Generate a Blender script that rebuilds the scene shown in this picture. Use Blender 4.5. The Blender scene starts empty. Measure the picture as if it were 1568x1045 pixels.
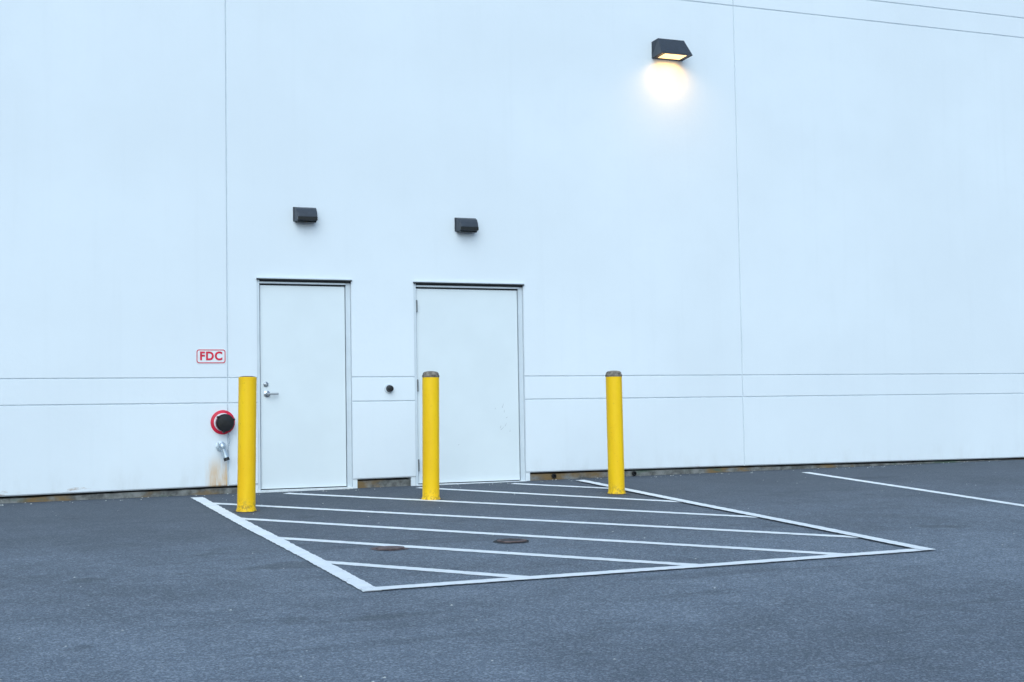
import bpy, bmesh, math, random
from mathutils import Vector, Matrix
random.seed(7)
scn=bpy.context.scene
COL=scn.collection
# ---------------------------------------------------------------- materials
def mat(name):
    m=bpy.data.materials.new(name); m.use_nodes=True
    nt=m.node_tree; b=nt.nodes["Principled BSDF"]
    return m,nt,b
def N(nt,t,**kw):
    n=nt.nodes.new(t)
    for k,v in kw.items(): setattr(n,k,v)
    return n
def noise(nt,vec,scale,detail=3,rough=.55):
    n=N(nt,'ShaderNodeTexNoise'); n.inputs['Scale'].default_value=scale; n.inputs['Detail'].default_value=detail; n.inputs['Roughness'].default_value=rough
    nt.links.new(vec,n.inputs['Vector']); return n.outputs['Fac']
def mapr(nt,v,a,b,c=0.,d=1.,smooth=True):
    n=N(nt,'ShaderNodeMapRange'); n.interpolation_type='SMOOTHSTEP' if smooth else 'LINEAR'
    for i,x in enumerate((a,b,c,d)): n.inputs[i+1].default_value=x
    nt.links.new(v,n.inputs[0]); return n.outputs[0]
def mth(nt,op,a,b=None):
    n=N(nt,'ShaderNodeMath',operation=op)
    for i,x in enumerate((a,b)):
        if x is None: continue
        if isinstance(x,(int,float)): n.inputs[i].default_value=x
        else: nt.links.new(x,n.inputs[i])
    return n.outputs[0]
def mix(nt,f,a,b):
    n=N(nt,'ShaderNodeMix',data_type='RGBA')
    if isinstance(f,(int,float)): n.inputs[0].default_value=f
    else: nt.links.new(f,n.inputs[0])
    for i,x in ((6,a),(7,b)):
        if isinstance(x,tuple): n.inputs[i].default_value=(*x,1)
        else: nt.links.new(x,n.inputs[i])
    return n.outputs[2]
def objco(nt,scale=None):
    t=N(nt,'ShaderNodeNewGeometry').outputs['Position']
    if scale:
        m=N(nt,'ShaderNodeVectorMath',operation='MULTIPLY'); nt.links.new(t,m.inputs[0]); m.inputs[1].default_value=scale; return m.outputs[0]
    return t
def bump(nt,b,h,strength,dist):
    n=N(nt,'ShaderNodeBump'); n.inputs['Strength'].default_value=strength; n.inputs['Distance'].default_value=dist
    nt.links.new(h,n.inputs['Height']); nt.links.new(n.outputs[0],b.inputs['Normal'])
def simple(name,col,rough=.6,metal=0,var=.12,scale=12,bmp=0,spec=.4):
    m,nt,b=mat(name); p=objco(nt)
    f=noise(nt,p,scale,3)
    d=tuple(c*(1-var) for c in col); l=tuple(min(1,c*(1+var)) for c in col)
    nt.links.new(mix(nt,mapr(nt,f,.3,.7),d,l),b.inputs['Base Color'])
    b.inputs['Roughness'].default_value=rough; b.inputs['Metallic'].default_value=metal
    b.inputs['Specular IOR Level'].default_value=spec
    if bmp: bump(nt,b,noise(nt,p,scale*12,2),bmp,.002)
    return m

GZ=(-0.0511,0.0066,0.0498)
def gz(x,y): return GZ[0]+GZ[1]*x+GZ[2]*y

# wall
def wall_mat(name,base,rust=True):
    m,nt,b=mat(name); p=objco(nt)
    sep=N(nt,'ShaderNodeSeparateXYZ'); nt.links.new(p,sep.inputs[0])
    X,Y,Z=sep.outputs
    big=noise(nt,p,.45,3); streak=noise(nt,objco(nt,(7,7,.35)),1.0,4,.6)
    mott=noise(nt,p,5,4,.65)
    d=tuple(c*.965 for c in base); l=tuple(min(1,c*1.02) for c in base)
    c=mix(nt,mapr(nt,big,.3,.7),d,l)
    c=mix(nt,mth(nt,'MULTIPLY',mapr(nt,streak,.52,.75),.12),c,tuple(x*.86 for x in base))
    c=mix(nt,mth(nt,'MULTIPLY',mapr(nt,mott,.45,.7),.10),c,tuple(x*.92 for x in base))
    # splash dirt low on the wall
    low=mth(nt,'MULTIPLY',mapr(nt,Z,.36,.05),mapr(nt,noise(nt,objco(nt,(3,3,1)),1.5,5,.7),.42,.72))
    c=mix(nt,mth(nt,'MULTIPLY',low,.20),c,(.48,.46,.42))
    if rust:
        rx=mth(nt,'MULTIPLY',mapr(nt,X,2.72,2.80),mapr(nt,X,2.968,2.955))
        rz=mth(nt,'MULTIPLY',mapr(nt,Z,.42,.10),mapr(nt,Y,-.1,-.05))
        rn=mapr(nt,noise(nt,objco(nt,(16,16,2.2)),1.,5,.7),.32,.62,.25,1)
        c=mix(nt,mth(nt,'MULTIPLY',mth(nt,'MULTIPLY',rx,rz),mth(nt,'MULTIPLY',rn,.85)),c,(.68,.38,.11))
        spots=mapr(nt,noise(nt,objco(nt,(2.2,1,8)),1.,5,.7),.60,.72)
        c=mix(nt,mth(nt,'MULTIPLY',mth(nt,'MULTIPLY',spots,mapr(nt,Z,.13,.07)),.7),c,(.36,.20,.09))
    nt.links.new(c,b.inputs['Base Color'])
    b.inputs['Roughness'].default_value=.8; b.inputs['Specular IOR Level'].default_value=.2
    h=mth(nt,'ADD',noise(nt,p,160,2,.6),mth(nt,'MULTIPLY',noise(nt,p,22,3),1.4))
    bump(nt,b,h,.22,.003)
    return m
M_wall=wall_mat("painted_concrete",(.785,.825,.86))
M_joint=simple("joint_sealant",(.52,.57,.61),.8,var=.06)
# foundation
m,nt,b=mat("stained_foundation"); p=objco(nt)
c=mix(nt,mapr(nt,noise(nt,p,9,5,.7),.35,.65),(.09,.09,.085),(.24,.24,.23))
c=mix(nt,mapr(nt,noise(nt,objco(nt,(1.3,1,3)),1,5,.6),.50,.62),c,(.20,.13,.06))
c=mix(nt,mapr(nt,noise(nt,objco(nt,(.9,1,3)),1.7,5,.6),.56,.66),c,(.08,.12,.09))
nt.links.new(c,b.inputs['Base Color']); b.inputs['Roughness'].default_value=.95
bump(nt,b,noise(nt,p,60,4),.6,.01); M_found=m
# asphalt
def asphalt_color(nt,p):
    g1=N(nt,'ShaderNodeTexVoronoi'); g1.inputs['Scale'].default_value=85; nt.links.new(p,g1.inputs['Vector'])
    cr=N(nt,'ShaderNodeSeparateColor'); nt.links.new(g1.outputs['Color'],cr.inputs[0])
    stones=mapr(nt,cr.outputs[0],.60,1.0)
    fine=mapr(nt,noise(nt,p,110,3,.75),.36,.67)
    a=mix(nt,fine,(.090,.109,.136),(.215,.252,.305))
    a=mix(nt,mth(nt,'MULTIPLY',stones,.5),a,(.39,.43,.48))
    blot=mapr(nt,noise(nt,p,.55,4,.6),.35,.65)
    med=mapr(nt,noise(nt,p,3.5,4,.7),.3,.7)
    br=mth(nt,'ADD',mth(nt,'MULTIPLY',blot,.24),mth(nt,'MULTIPLY',med,.20))
    br=mth(nt,'ADD',br,.78)
    s=N(nt,'ShaderNodeVectorMath',operation='SCALE'); nt.links.new(a,s.inputs[0]); nt.links.new(br,s.inputs['Scale'])
    # asphalt colour blends darker towards the wall, edge broken by noise
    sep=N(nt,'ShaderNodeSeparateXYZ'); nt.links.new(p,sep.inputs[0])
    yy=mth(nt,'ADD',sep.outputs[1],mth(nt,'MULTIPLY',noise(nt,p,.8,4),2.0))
    wallward=mth(nt,'MULTIPLY',mapr(nt,yy,-5.5,.6),.70)
    c=mix(nt,wallward,s.outputs[0],(.066,.076,.093))
    # faint darker streaks left by tyres and seepage
    st=mapr(nt,noise(nt,objco(nt,(.35,2.6,1)),1.1,4,.6),.60,.70)
    c=mix(nt,mth(nt,'MULTIPLY',st,.28),c,(.05,.058,.07))
    sp=mapr(nt,noise(nt,p,1.7,3,.5),.66,.74)
    c=mix(nt,mth(nt,'MULTIPLY',sp,.35),c,(.045,.052,.06))
    h=mth(nt,'ADD',fine,mth(nt,'MULTIPLY',g1.outputs['Distance'],-.9))
    return c,h
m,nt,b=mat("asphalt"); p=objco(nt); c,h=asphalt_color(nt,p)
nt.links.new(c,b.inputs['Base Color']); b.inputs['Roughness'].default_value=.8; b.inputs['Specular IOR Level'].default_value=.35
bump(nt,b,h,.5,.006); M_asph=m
# road paint
m,nt,b=mat("road_paint"); p=objco(nt)
pn=noise(nt,p,70,4,.75)
w=mapr(nt,mth(nt,'ADD',pn,mth(nt,'MULTIPLY',noise(nt,p,5,3),.6)),.95,1.09)
pc=mix(nt,mapr(nt,noise(nt,p,9,3),.3,.7),(.82,.83,.84),(.90,.91,.91))
nt.links.new(mix(nt,mth(nt,'MULTIPLY',w,.65),pc,(.17,.19,.22)),b.inputs['Base Color']); b.inputs['Roughness'].default_value=.7
bump(nt,b,pn,.3,.004); M_paint=m
M_door=simple("door_paint",(.75,.795,.815),.45,var=.018,scale=2,spec=.4)
M_frame=simple("frame_paint",(.64,.69,.73),.45,var=.04,scale=5)
M_seal=simple("door_seal",(.022,.024,.027),.6)
M_alu=simple("aluminium_threshold",(.78,.80,.81),.4,metal=.15,var=.1,scale=20)
M_steel=simple("brushed_steel",(.45,.47,.5),.32,metal=1,var=.1,scale=30)
M_hinge=simple("hinge_steel",(.20,.21,.22),.45,metal=.7)
M_bronze=simple("bronze_housing",(.034,.042,.056),.42,var=.15,scale=30,spec=.5)
M_dark=simple("dark_lens",(.008,.009,.010),.25)
M_red=simple("red_paint",(.68,.012,.05),.5,var=.15,scale=25)
M_black=simple("black_rubber",(.010,.010,.012),.35,var=.3,scale=30)
M_sign=simple("sign_white",(.80,.82,.84),.4,var=.03)
M_chrome=simple("galvanised",(.55,.62,.68),.35,metal=.6,var=.15,scale=40)
M_roof=simple("roof_membrane",(.35,.35,.34),.9,var=.2,scale=2)
M_conc=simple("mortar_cap",(.20,.17,.14),.95,var=.5,scale=30,bmp=.6)
M_cover=simple("rusty_iron",(.14,.10,.098),.75,metal=.1,var=.35,scale=25,bmp=.5)
M_pit=simple("pit_dark",(.035,.036,.04),.9)
M_dirt=simple("dirt",(.12,.12,.115),.95,var=.5,scale=40,bmp=.6)
M_scuff=simple("scuff",(.44,.47,.49),.8)
M_stone=simple("pale_grit",(.55,.55,.52),.9,var=.3,scale=80)
M_leaf=simple("dry_leaf",(.62,.48,.18),.8,var=.3,scale=60)
# yellow
m,nt,b=mat("yellow_paint"); p=objco(nt)
sep=N(nt,'ShaderNodeSeparateXYZ'); nt.links.new(p,sep.inputs[0])
c=mix(nt,mapr(nt,noise(nt,objco(nt,(6,6,1.5)),1,4,.6),.3,.7),(.93,.52,.004),(.99,.60,.006))
c=mix(nt,mth(nt,'MULTIPLY',mapr(nt,noise(nt,p,35,4,.7),.6,.7),.35),c,(.60,.34,.02))
dz=mapr(nt,sep.outputs[2],.05,-.15)
c=mix(nt,mth(nt,'MULTIPLY',dz,mapr(nt,noise(nt,p,28,4,.7),.45,.6)),c,(.32,.19,.03))
nt.links.new(c,b.inputs['Base Color']); b.inputs['Roughness'].default_value=.5; b.inputs['Specular IOR Level'].default_value=.3
bump(nt,b,noise(nt,p,14,3),.15,.01); M_yel=m
def emis(name,col,st):
    m,nt,b=mat(name); b.inputs['Base Color'].default_value=(*col,1); b.inputs['Emission Color'].default_value=(*col,1); b.inputs['Emission Strength'].default_value=st
    return m
M_glow=emis("lamp_lens_lit",(1,.64,.28),2.0)
# ---------------------------------------------------------------- mesh helpers
def obj(name,verts,faces,m,parent=None,smooth=False,bevel=0,seg=2):
    me=bpy.data.meshes.new(name); me.from_pydata([tuple(v) for v in verts],[],faces); me.update()
    bm=bmesh.new(); bm.from_mesh(me); bmesh.ops.recalc_face_normals(bm,faces=bm.faces); bm.to_mesh(me); bm.free()
    o=bpy.data.objects.new(name,me); COL.objects.link(o); me.materials.append(m)
    if parent: o.parent=parent
    if smooth:
        for p in me.polygons: p.use_smooth=True
    if bevel:
        bv=o.modifiers.new("b",'BEVEL'); bv.width=bevel; bv.segments=seg; bv.limit_method='ANGLE'
    return o
def box(name,x0,x1,y0,y1,z0,z1,m,parent=None,bevel=0):
    v=[(x,y,z) for x in (x0,x1) for y in (y0,y1) for z in (z0,z1)]
    f=[(0,1,3,2),(4,6,7,5),(0,4,5,1),(2,3,7,6),(0,2,6,4),(1,5,7,3)]
    return obj(name,v,f,m,parent,bevel=bevel)
def empty(name,loc=(0,0,0)):
    e=bpy.data.objects.new(name,None); COL.objects.link(e); e.empty_display_size=.2; return e
def lathe(name,prof,m,parent=None,M=None,n=32,smooth=True,cap=True):
    v=[];f=[]
    for r,h in prof:
        for i in range(n):
            a=2*math.pi*i/n; v.append(Vector((r*math.cos(a),r*math.sin(a),h)))
    for j in range(len(prof)-1):
        for i in range(n):
            k=(i+1)%n; f.append((j*n+i,j*n+k,(j+1)*n+k,(j+1)*n+i))
    if cap:
        f.append(tuple(range(n))); f.append(tuple(range((len(prof)-1)*n,len(prof)*n)))
    if M: v=[M@x for x in v]
    o=obj(name,v,f,m,parent)
    for p in o.data.polygons: p.use_smooth=len(p.vertices)==4 and smooth
    if smooth:
        es=o.modifiers.new("e",'EDGE_SPLIT'); es.split_angle=math.radians(35)
    return o
def facing(x,y,z,d=(0,-1,0)):
    return Matrix.Translation((x,y,z)) @ Vector(d).to_track_quat('Z','Y').to_matrix().to_4x4()
def prism(name,prof,x0,x1,m,parent=None,bevel=0,inset=None):
    n=len(prof); inset=inset or [0]*n
    v=[(x0+inset[i],p[0],p[1]) for i,p in enumerate(prof)]+[(x1-inset[i],p[0],p[1]) for i,p in enumerate(prof)]
    f=[tuple(range(n)),tuple(range(2*n-1,n-1,-1))]+[(i,(i+1)%n,n+(i+1)%n,n+i) for i in range(n)]
    return obj(name,v,f,m,parent,bevel=bevel)
# ---------------------------------------------------------------- building
BX0,BX1,BH,BD=-21.5,33.6,9.2,26.
bld=empty("white_warehouse_building")
doors=[(3.277,4.290,2.190),(4.988,6.280,2.186)]
jx=[2.973+6.125*i for i in range(-3,5)]
hz=[.895,1.153,5.606,5.872]
def zb(x):
    P=[(BX0,-.08),(-3.1,-.005),(.78,.022),(2.97,.05),(4.3,.072),(6.3,.084),(9.1,.078),(13.3,.062),(BX1,.17)]
    for (a,u),(b_,v) in zip(P,P[1:]):
        if a<=x<=b_: return u+(v-u)*(x-a)/(b_-a)
    return .05
gw,gd=.009,.009
xs=set([BX0,BX1]); zs=set([BH])
for x in jx: xs.update([x-gw,x-gw*.45,x+gw*.45,x+gw])
for z in hz: zs.update([z-gw,z-gw*.45,z+gw*.45,z+gw])
for a,b_,h_ in doors: xs.update([a,b_]); zs.add(h_)
for x in range(-21,34): 
    if all(abs(x-q)>.06 for q in xs): xs.add(float(x))
xs=sorted(xs); zs=['b','c']+sorted(zs)
def dep(x,z):
    d=0
    for q in jx:
        if abs(x-q)<gw*.6: d=gd*1.1
    if isinstance(z,float):
        for q in hz:
            if abs(z-q)<gw*.6: d=max(d,gd)
    if z=='b': d=max(d,.012)
    return d
V=[];F=[];idx={}
for i,x in enumerate(xs):
    for j,z in enumerate(zs):
        zz=zb(x) if z=='b' else zb(x)+.012 if z=='c' else z
        idx[i,j]=len(V); V.append((x,dep(x,z),zz))
zval=lambda j:0 if j<2 else zs[j]
for i in range(len(xs)-1):
    for j in range(len(zs)-1):
        if any(xs[i]>=a-1e-6 and xs[i+1]<=b_+1e-6 and zval(j+1)<=h_+1e-6 for a,b_,h_ in doors): continue
        F.append((idx[i,j],idx[i+1,j],idx[i+1,j+1],idx[i,j+1]))
n0=len(V)
for i,x in enumerate(xs): V.append((x,.16,zb(x)))
for i in range(len(xs)-1):
    if any(xs[i]>=a-1e-6 and xs[i+1]<=b_+1e-6 for a,b_,h_ in doors): continue
    F.append((idx[i,0],n0+i,n0+i+1,idx[i+1,0]))
wall=obj("front_wall",V,F,M_wall,bld)
wall.data.materials.append(M_joint)
for pl in wall.data.polygons:
    ys=[wall.data.vertices[k].co.y for k in pl.vertices]
    if min(ys)>.008 and max(ys)<.0105: pl.material_index=1
box("left_wall",BX0-.15,BX0,-.0,BD,-.6,BH,M_wall,bld)
box("right_wall",BX1,BX1+.15,-.0,BD,-.6,BH,M_wall,bld)
box("rear_wall",BX0,BX1,BD-.15,BD,-.6,BH,M_wall,bld)
box("roof",BX0,BX1,.2,BD-.2,BH-.5,BH-.35,M_roof,bld)
box("parapet_back",BX0+.01,BX1-.01,.05,.2,BH-.6,BH-.002,M_wall,bld)
prism("parapet_coping",[(-.04,BH-.1),(-.05,BH+.03),(.26,BH+.05),(.25,BH-.05),(.0,BH+.001),(-.03,BH-.1)],BX0-.2,BX1+.2,M_frame,bld)
segs=[(BX0,doors[0][0]),(doors[0][1],doors[1][0]),(doors[1][1],BX1)]
for k,(a,b_) in enumerate(segs):
    n=max(2,int((b_-a)/.12)); V=[];F=[]
    for i in range(n+1):
        x=a+(b_-a)*i/n; j=random.uniform(-.006,.006)
        V+= [(x,.03+j,-.6),(x,.03+j,zb(x)-.022+random.uniform(-.004,.004)),(x,.17,zb(x)-.012)]
    for i in range(n):
        F+=[(3*i,3*i+3,3*i+4,3*i+1),(3*i+1,3*i+4,3*i+5,3*i+2)]
    obj("foundation_%d"%k,V,F,M_found,bld)
box("foundation_core",BX0+.02,BX1-.02,.165,.3,-.6,.2,M_pit,bld)
for k,(a,b_,h_) in enumerate(doors):
    nm="door_%d"%(k+1)
    box(nm+"_reveal_left",a-.05,a,.0135,.30,-.1,h_,M_wall,bld)
    box(nm+"_reveal_right",b_,b_+.05,.0135,.30,-.1,h_,M_wall,bld)
    box(nm+"_reveal_head",a,b_,.002,.30,h_,h_+.05,M_wall,bld)
    box(nm+"_frame_left",a+.001,a+.03,.008,.16,-.045,h_-.016,M_frame,bld,bevel=.002)
    box(nm+"_frame_right",b_-.052,b_-.003,.030,.16,-.045,h_-.016,M_frame,bld,bevel=.002)
    box(nm+"_frame_head",a+.031,b_-.053,.016,.16,h_-.056,h_-.038,M_frame,bld,bevel=.002)
    box(nm+"_head_shade_strip",a+.0315,b_-.004,.012,.16,h_-.037,h_-.020,M_seal,bld)  # black strip added to darken the head gap, shade put into colour
    box(nm+"_drip_cap",a-.004,b_+.004,-.024,.02,h_-.008,h_+.004,M_frame,bld)
    box(nm+"_drip_shade_strip",a-.004,b_+.004,-.023,.010,h_-.020,h_-.0085,M_seal,bld)  # black strip standing in for the shadow line of the drip cap
    box(nm+"_head_shadow_gap",a+.032,b_-.054,.045,.15,h_-.074,h_-.057,M_seal,bld)
    box(nm+"_seal",a+.03,b_-.052,.085,.09,-.02,h_-.05,M_seal,bld)
    box(nm+"_slab",a+.043,b_-.060,.045,.083,.004,h_-.064,M_door,bld,bevel=.003)
    box(nm+"_threshold",a+.002,b_-.003,-.01,.16,-.035,-.006,M_alu,bld,bevel=.004)
    box(nm+"_sill",a-.002,b_+.002,.02,.25,-.6,-.038,M_found,bld)
    box(nm+"_back",a,b_,.2,.22,-.1,h_,M_seal,bld)
lathe("door_1_deadbolt",[(.026,0),(.026,.012),(.018,.02),(.012,.022)],M_steel,bld,facing(3.375,.046,1.085))
lathe("door_1_lever_rose",[(.034,0),(.034,.01),(.016,.018),(.014,.055),(.012,.058)],M_steel,bld,facing(3.385,.046,.985))
prism("door_1_lever_handle",[(-.020,.976),(-.006,.973),(-.002,.985),(-.006,.996),(-.020,.994)],3.378,3.495,M_steel,bld,bevel=.004)
for k,z in enumerate((1.92,1.06,.20)):
    lathe("door_2_hinge_%d"%k,[(.010,0),(.013,.004),(.013,.126),(.010,.13)],M_hinge,bld,Matrix.Translation((doors[1][0]+.036,.018,z-.065)),n=14)
    box("door_2_hinge_leaf_%d"%k,doors[1][0]+.031,doors[1][0]+.05,.034,.0445,z-.06,z+.06,M_hinge,bld)
V=[];F=[]
for (x,z,l,an) in [(6.03,.83,.05,1.2),(6.045,.77,.03,1.5),(5.94,.80,.02,.9),(6.06,.62,.04,1.1),(6.02,.58,.05,.7),(6.00,.60,.03,1.3),(6.075,.70,.02,.5),(5.50,.41,.015,.2),(6.11,.55,.02,1.4)]:
    dx,dz=math.cos(an)*l/2,math.sin(an)*l/2; px,pz=-math.sin(an)*.0025,math.cos(an)*.0025
    i=len(V); V+=[(x-dx-px,.0435,z-dz-pz),(x+dx-px*.4,.0435,z+dz-pz*.4),(x+dx+px*.4,.0435,z+dz+pz*.4),(x-dx+px,.0435,z-dz+pz)]; F.append((i,i+1,i+2,i+3))
obj("door_2_scuffs",V,F,M_scuff,bld)
lathe("lock_cap",[(.040,0),(.040,.008),(.036,.012),(.034,.05),(.028,.062),(.012,.066)],M_black,bld,facing(4.70,-.0005,1.028),n=28)
lathe("lock_cap_ring",[(.050,0),(.050,.007),(.044,.010)],M_frame,bld,facing(4.694,-.0002,1.028),n=28)
for x in (6.62,7.63):
    lathe("weep_pipe",[(.026,0),(.026,.03),(.018,.031),(.016,.01)],M_black,bld,facing(x,.032,.035),n=16)
# ---------------------------------------------------------------- wall lamps
def small_lamp(name,x,z):
    e=empty(name)
    prof=[(0,z),(0,z+.150),(-.045,z+.150),(-.085,z+.132),(-.118,z+.098),(-.140,z+.050),(-.140,z+.022),(-.120,z)]
    o=prism("housing",prof,x,x+.235,M_bronze,e,bevel=.008,inset=[0,0,.003,.006,.01,.014,.014,.012])
    prism("lens",[(-.012,z-.012),(-.012,z-.001),(-.118,z-.001),(-.108,z-.012)],x+.02,x+.215,M_dark,e)
    prism("lower_band",[(-.02,z+.006),(-.02,z+.042),(-.144,z+.042),(-.143,z+.006)],x+.012,x+.223,M_dark,e,bevel=.004)
    box("back_plate",x-.006,x+.241,-.014,0,z+.004,z+.156,M_bronze,e,bevel=.003)
    return e
small_lamp("wall_lamp",3.672,2.785)
small_lamp("wall_lamp",5.478,2.742)
e=empty("lit_wall_lamp")
x0,x1=7.972,8.372; zt,zf,zb_=5.085,4.880,4.870
V=[(x0,0,zb_),(x1,0,zb_),(x0,0,zt-.02),(x1,0,zt-.02),
   (x0+.030,-.105,zt),(x1-.030,-.105,zt),(x0-.004,-.245,zf),(x1+.004,-.245,zf)]
F=[(0,1,3,2),(2,3,5,4),(4,5,7,6),(0,2,4,6),(1,7,5,3)]
o=obj("housing",V,F,M_bronze,e); so=o.modifiers.new("s",'SOLIDIFY'); so.thickness=.010; so.offset=0
bv=o.modifiers.new("b",'BEVEL'); bv.width=.004; bv.segments=2
def under(u,v,off):
    return (x0+(x1-x0)*u,-.245*v,zb_+(zf-zb_)*v+off)
def panel(name,u0,u1,v0,v1,o0,o1,m):
    V=[under(u,v,o_) for o_ in (o0,o1) for u,v in ((u0,v0),(u1,v0),(u1,v1),(u0,v1))]
    return obj(name,V,[(0,1,2,3),(7,6,5,4),(0,4,5,1),(1,5,6,2),(2,6,7,3),(3,7,4,0)],m,e)
panel("lens_rim_back",.03,.97,.02,.15,.002,.02,M_bronze)
panel("lens_rim_front",.03,.97,.90,.975,.002,.02,M_bronze)
panel("lens_rim_left",.03,.14,.152,.898,.002,.02,M_bronze)
panel("lens_rim_right",.86,.97,.152,.898,.002,.02,M_bronze)
panel("lens",.141,.859,.153,.897,.003,.014,M_glow)
ld=bpy.data.lights.new("lamp_light",'AREA'); ld.shape='RECTANGLE'; ld.size=.26; ld.size_y=.13; ld.energy=2.5; ld.color=(1,.53,.10); ld.spread=math.radians(140)
lo=bpy.data.objects.new("lamp_light",ld); COL.objects.link(lo); lo.parent=e; lo.location=(8.172,-.15,4.862)
lo.rotation_euler=(math.radians(9),0,0)
# ---------------------------------------------------------------- FDC sign
e=empty("fire_department_connection_sign")
def rrect(w,h,r,n=6):
    P=[]
    for cx,cz,a0 in ((w/2-r,h/2-r,0),(-w/2+r,h/2-r,90),(-w/2+r,-h/2+r,180),(w/2-r,-h/2+r,270)):
        for i in range(n+1):
            a=math.radians(a0+90*i/n); P.append((cx+r*math.cos(a),cz+r*math.sin(a)))
    return P
sx,sz=2.802,1.3725
def plate(name,P,y0,y1,m):
    n=len(P); V=[(sx+p[0],y0,sz+p[1]) for p in P]+[(sx+p[0],y1,sz+p[1]) for p in P]
    return obj(name,V,[tuple(range(n)),tuple(range(2*n-1,n-1,-1))]+[(i,(i+1)%n,n+(i+1)%n,n+i) for i in range(n)],m,e)
plate("plate",rrect(.304,.150,.028),-.004,-.0005,M_sign)
A=rrect(.294,.140,.026); B=rrect(.276,.122,.019); n=len(A)
V=[(sx+p[0],-.0052,sz+p[1]) for p in A+B]
obj("red_border",V,[(i,(i+1)%n,n+(i+1)%n,n+i) for i in range(n)],M_red,e)
cu=bpy.data.curves.new("letters",'FONT'); cu.body="FDC"; cu.size=.118; cu.align_x='CENTER'; cu.align_y='CENTER'; cu.offset=.0045; cu.extrude=.0006; cu.space_character=1.14
cu.materials.append(M_red)
to=bpy.data.objects.new("letters",cu); COL.objects.link(to); to.parent=e; to.location=(sx,-.0062,sz); to.rotation_euler=(math.radians(90),0,0); to.scale=(.95,1,1)
# ---------------------------------------------------------------- FDC inlet
e=empty("fire_department_connection")
cx,cz=2.917,.700
lathe("red_escutcheon",[(.124,0),(.124,.010),(.112,.016),(.090,.020),(.072,.030)],M_red,e,facing(cx,-.0005,cz),n=40)
lathe("white_ring",[(.093,.0),(.093,.026),(.086,.028)],M_sign,e,facing(cx,-.0008,cz),n=40)
lathe("inlet_body",[(.070,.02),(.070,.07),(.062,.075)],M_red,e,facing(cx+.004,-.001,cz-.004),n=32)
lathe("black_cap",[(.085,.060),(.090,.066),(.090,.118),(.078,.130),(.030,.136)],M_black,e,facing(cx+.004,-.001,cz-.006,),n=32)
for i in range(3):
    a=math.radians(20+120*i)
    lathe("cap_lug_%d"%i,[(.012,.075),(.012,.13),(.006,.135)],M_black,e,facing(cx+.004+.092*math.cos(a),-.001,cz-.006+.092*math.sin(a)),n=10)
lathe("drain_flange",[(.052,0),(.052,.012),(.030,.018)],M_chrome,e,facing(2.895,-.0005,.455),n=24)
lathe("drain_stub",[(.027,.015),(.027,.070),(.031,.072),(.031,.095),(.02,.10)],M_chrome,e,facing(2.895,-.0005,.455),n=20)
lathe("drain_valve_ball",[(.004,-.04),(.024,-.032),(.036,-.01),(.036,.012),(.024,.032),(.004,.04)],M_chrome,e,facing(2.895,-.085,.455,(0.25,0,-1)),n=20)
lathe("drain_spout",[(.025,.02),(.023,.075),(.030,.078),(.030,.12),(.022,.122)],M_chrome,e,facing(2.895,-.085,.455,(.30,-.15,-1)),n=20)
lathe("drain_opening",[(.028,.118),(.030,.150),(.018,.152)],M_black,e,facing(2.895,-.085,.455,(.30,-.15,-1)),n=20)
box("drain_handle",2.845,2.858,-.105,-.09,.44,.50,M_chrome,e,bevel=.003)
V=[];F=[]
def torus(c,R,r,rotz,seg=10,s2=5):
    i0=len(V); Mx=Matrix.Translation(c)@Matrix.Rotation(rotz,4,'Z')
    for i in range(seg):
        a=2*math.pi*i/seg
        for j in range(s2):
            b2=2*math.pi*j/s2; rr=R+r*math.cos(b2)
            V.append(Mx@Vector((rr*math.cos(a)*.65,r*math.sin(b2),rr*math.sin(a))))
    for i in range(seg):
        for j in range(s2):
            F.append((i0+i*s2+j,i0+((i+1)%seg)*s2+j,i0+((i+1)%seg)*s2+(j+1)%s2,i0+i*s2+(j+1)%s2))
for i in range(13):
    torus(Vector((cx+.050+.012*math.sin(i*.5),-.05,cz-.115-.0185*i)),.0125,.0028,(i%2)*math.pi/2)
obj("cap_chain",V,F,M_chrome,e,smooth=True)
# ---------------------------------------------------------------- bollards
def bollard(x,y,h,lean,capped,seed):
    e=empty("yellow_bollard"); z=gz(x,y); r=.083
    M=Matrix.Translation((x,y,z))@Matrix.Rotation(math.radians(lean),4,'Y')
    hs=h-(.055 if capped else .012)
    prof=[(r+.012,-.05),(r+.012,.0),(r+.006,.018),(r+.001,.035)]
    k=14
    for i in range(1,k): prof.append((r+random.uniform(-.0008,.0008),.035+(hs-.035)*i/k))
    prof+=[(r,hs-.004),(r-.004,hs)]
    lathe("steel_pipe",prof,M_yel,e,M,n=40)
    if capped:
        lathe("mortar_cap",[(r+.001,hs-.006),(r+.004,hs+.010),(r-.002,hs+.022),(r-.008,hs+.040),(r-.022,hs+.050),(r-.055,hs+.056)],M_conc,e,M,n=28)
    else:
        lathe("mortar_cap",[(r-.010,hs-.02),(r-.010,hs+.004),(r-.04,hs+.010)],M_conc,e,M,n=28)
    V=[(x,y,gz(x,y)+.0045)];n=26
    for i in range(n):
        a=2*math.pi*i/n; rr=r+.02+random.random()*.035; V.append((x+rr*math.cos(a),y+rr*math.sin(a),gz(x+rr*math.cos(a),y+rr*math.sin(a))+.0035))
    obj("foot_dirt",V,[(0,1+i,1+(i+1)%n) for i in range(n)],M_dirt,e)
bollard(2.812,-1.58,1.235,1.0,False,1)
bollard(4.683,-1.34,1.255,.7,True,2)
bollard(6.585,-1.60,1.245,-.35,True,3)
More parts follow.
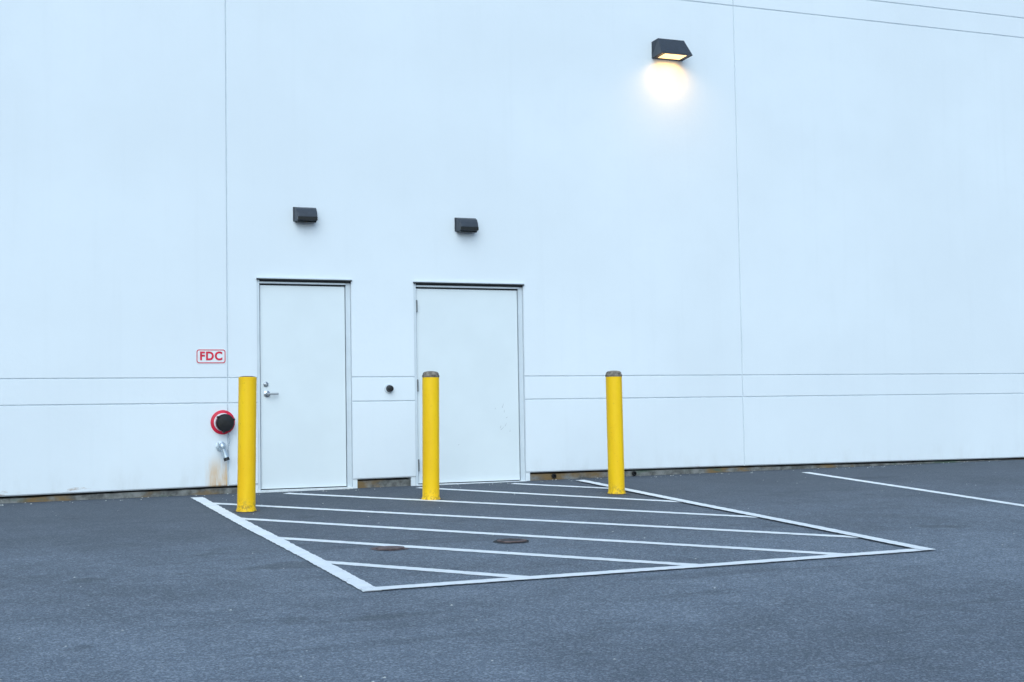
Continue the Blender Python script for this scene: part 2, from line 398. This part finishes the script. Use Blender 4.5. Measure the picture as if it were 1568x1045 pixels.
# ---------------------------------------------------------------- ground
V=[];F=[]
R=600
gx=[-R,-60,BX0,0,15,BX1,80,R]; gy=[-R,-60,-20,0,.0301,R]
def gzz(x,y):
    x2=max(-60,min(80,x)); y2=max(-60,min(.2,y)); return gz(x2,y2)
for x in gx:
    for y in gy: V.append((x,y,gzz(x,y)))
n=len(gy)
for i in range(len(gx)-1):
    for j in range(n-1): F.append((i*n+j,(i+1)*n+j,(i+1)*n+j+1,i*n+j+1))
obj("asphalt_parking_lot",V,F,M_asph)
hatch=empty("hatched_no_parking_marking")
def stripe(name,a,b_,w,off,parent):
    a=Vector(a);b_=Vector(b_);d=(b_-a);L=d.length;d.normalize();nn=Vector((-d.y,d.x))
    k=max(4,int(L/.035)); V=[];F=[]
    for i in range(k+1):
        p=a+d*(L*i/k)
        wv=.006*math.sin(i*.05+a.x*3)
        l=p+nn*(w/2+random.uniform(-.005,.005)+wv); r_=p-nn*(w/2+random.uniform(-.005,.005)-wv)
        V+=[(l.x,l.y,gz(l.x,l.y)+off),(r_.x,r_.y,gz(r_.x,r_.y)+off)]
    for i in range(k): F.append((2*i,2*i+1,2*i+3,2*i+2))
    return obj(name,V,F,M_paint,parent)
XL,XR,YF,YB=2.60,6.81,-6.105,-.25
stripe("border_left",(XL,YB),(XL,YF-.055),.118,.007,hatch)
stripe("border_front",(XL-.05,YF),(XR+.055,YF),.112,.010,hatch)
stripe("border_right",(XR,YB),(XR,YF-.055),.110,.013,hatch)
hs=[((2.6,-4.83),(3.70,-6.08)),((2.6,-3.48),(4.96,-6.08)),((2.6,-2.11),(6.17,-6.08)),((2.6,-.78),(6.80,-5.33)),((3.52,-.20),(6.80,-3.90)),((4.93,-.22),(6.80,-2.58)),((6.02,-.22),(6.80,-1.20))]
for k,(a,b_) in enumerate(hs): stripe("hatch_%d"%k,a,b_,.108,.004,hatch)
pl=empty("parking_bay_line")
stripe("line",(9.68,-.40),(9.42,-6.1),.11,.004,pl)
def cover(x,y,r,m1,open_):
    e=empty("valve_cover"); M=Matrix.Translation((x,y,gz(x,y)))
    lathe("iron_ring",[(r,.001),(r,.010),(r-.02,.012),(r-.028,.006)],m1,e,M,n=36,cap=False)
    lathe("lid",[(r-.03,.003),(r-.03,.009),(r-.045,.007),(.02,.008),(.018,.004)],M_pit if open_ else m1,e,M,n=36)
    V=[(x,y,gz(x,y)+.0055)];n=30
    for i in range(n):
        a=2*math.pi*i/n; rr=r+.01+random.random()*.03; V.append((x+rr*math.cos(a),y+rr*math.sin(a),gz(x+rr*math.cos(a),y+rr*math.sin(a))+.0035))
    obj("surround",V,[(0,1+i,1+(i+1)%n) for i in range(n)],M_pit if open_ else M_cover,e)
cover(4.25,-4.42,.115,M_cover,True)
cover(3.27,-4.41,.110,M_cover,False)
V=[];F=[]
def bit(x,y,s):
    i=len(V); z=gz(x,y)
    a=random.random()*3
    for k in range(5):
        t=a+k*1.257; rr=s*random.uniform(.6,1.1); V.append((x+rr*math.cos(t),y+rr*math.sin(t),z+.001))
    V.append((x+s*.2,y,z+s*.6))
    for k in range(5): F.append((i+k,i+(k+1)%5,i+5))
for _ in range(300):
    x=random.uniform(-2,13); y=-random.random()**1.1*12-.1
    bit(x,y,random.uniform(.003,.011))
for _ in range(160):
    x=random.uniform(-2,13); bit(x,random.uniform(-.22,.0),random.uniform(.005,.014))
obj("scattered_grit",V,F,M_stone)
pts=[(-.045,0),(-.02,.02),(.01,.024),(.045,.004),(.015,-.018),(-.02,-.016)]
obj("fallen_leaf",[(8.02+p[0],-5.95+p[1],gz(8.02,-5.95)+.006+abs(p[1])*.6) for p in pts],[tuple(range(6))],M_leaf)
# ---------------------------------------------------------------- light
w=bpy.data.worlds.new("World"); scn.world=w; w.use_nodes=True; nt=w.node_tree
bg=nt.nodes["Background"]; sky=nt.nodes.new('ShaderNodeTexSky'); sky.sky_type='NISHITA'; sky.sun_disc=False
el,az=math.radians(38),math.radians(200)
sky.sun_elevation=el; sky.sun_rotation=az; sky.dust_density=2.0; sky.air_density=1.0; sky.ozone_density=2.0
tint=nt.nodes.new('ShaderNodeMix'); tint.data_type='RGBA'; tint.blend_type='MULTIPLY'; tint.inputs[0].default_value=1; tint.inputs[7].default_value=(.89,1.04,1.14,1)
nt.links.new(sky.outputs[0],tint.inputs[6]); nt.links.new(tint.outputs[2],bg.inputs[0]); bg.inputs[1].default_value=.15
sd=bpy.data.lights.new("sun",'SUN'); sd.energy=1.45; sd.angle=math.radians(60); sd.color=(.73,.935,1.0)
so=bpy.data.objects.new("sun",sd); COL.objects.link(so)
dirv=Vector((math.sin(az)*math.cos(el),math.cos(az)*math.cos(el),math.sin(el)))
so.rotation_euler=dirv.to_track_quat('Z','Y').to_euler(); so.location=(0,-10,20)
# ---------------------------------------------------------------- camera
fpx,yaw,pitch,roll,D,zc=2188.25,.3974,.0516,-.0165,14.6126,.7270
cd=bpy.data.cameras.new("camera"); cd.sensor_width=36; cd.sensor_fit='HORIZONTAL'; cd.lens=fpx/1568*36; cd.clip_end=3000; cd.clip_start=.05
co=bpy.data.objects.new("camera",cd); COL.objects.link(co)
f=Vector((math.sin(yaw)*math.cos(pitch),math.cos(yaw)*math.cos(pitch),math.sin(pitch))); r=Vector((math.cos(yaw),-math.sin(yaw),0)); u=r.cross(f)
r2=math.cos(roll)*r+math.sin(roll)*u; u2=-math.sin(roll)*r+math.cos(roll)*u
Mx=Matrix((r2,u2,-f)).transposed().to_4x4(); Mx.translation=(0,-D,zc); co.matrix_world=Mx
scn.camera=co
scn.view_settings.view_transform='Standard'; scn.view_settings.look='None'; scn.view_settings.exposure=0
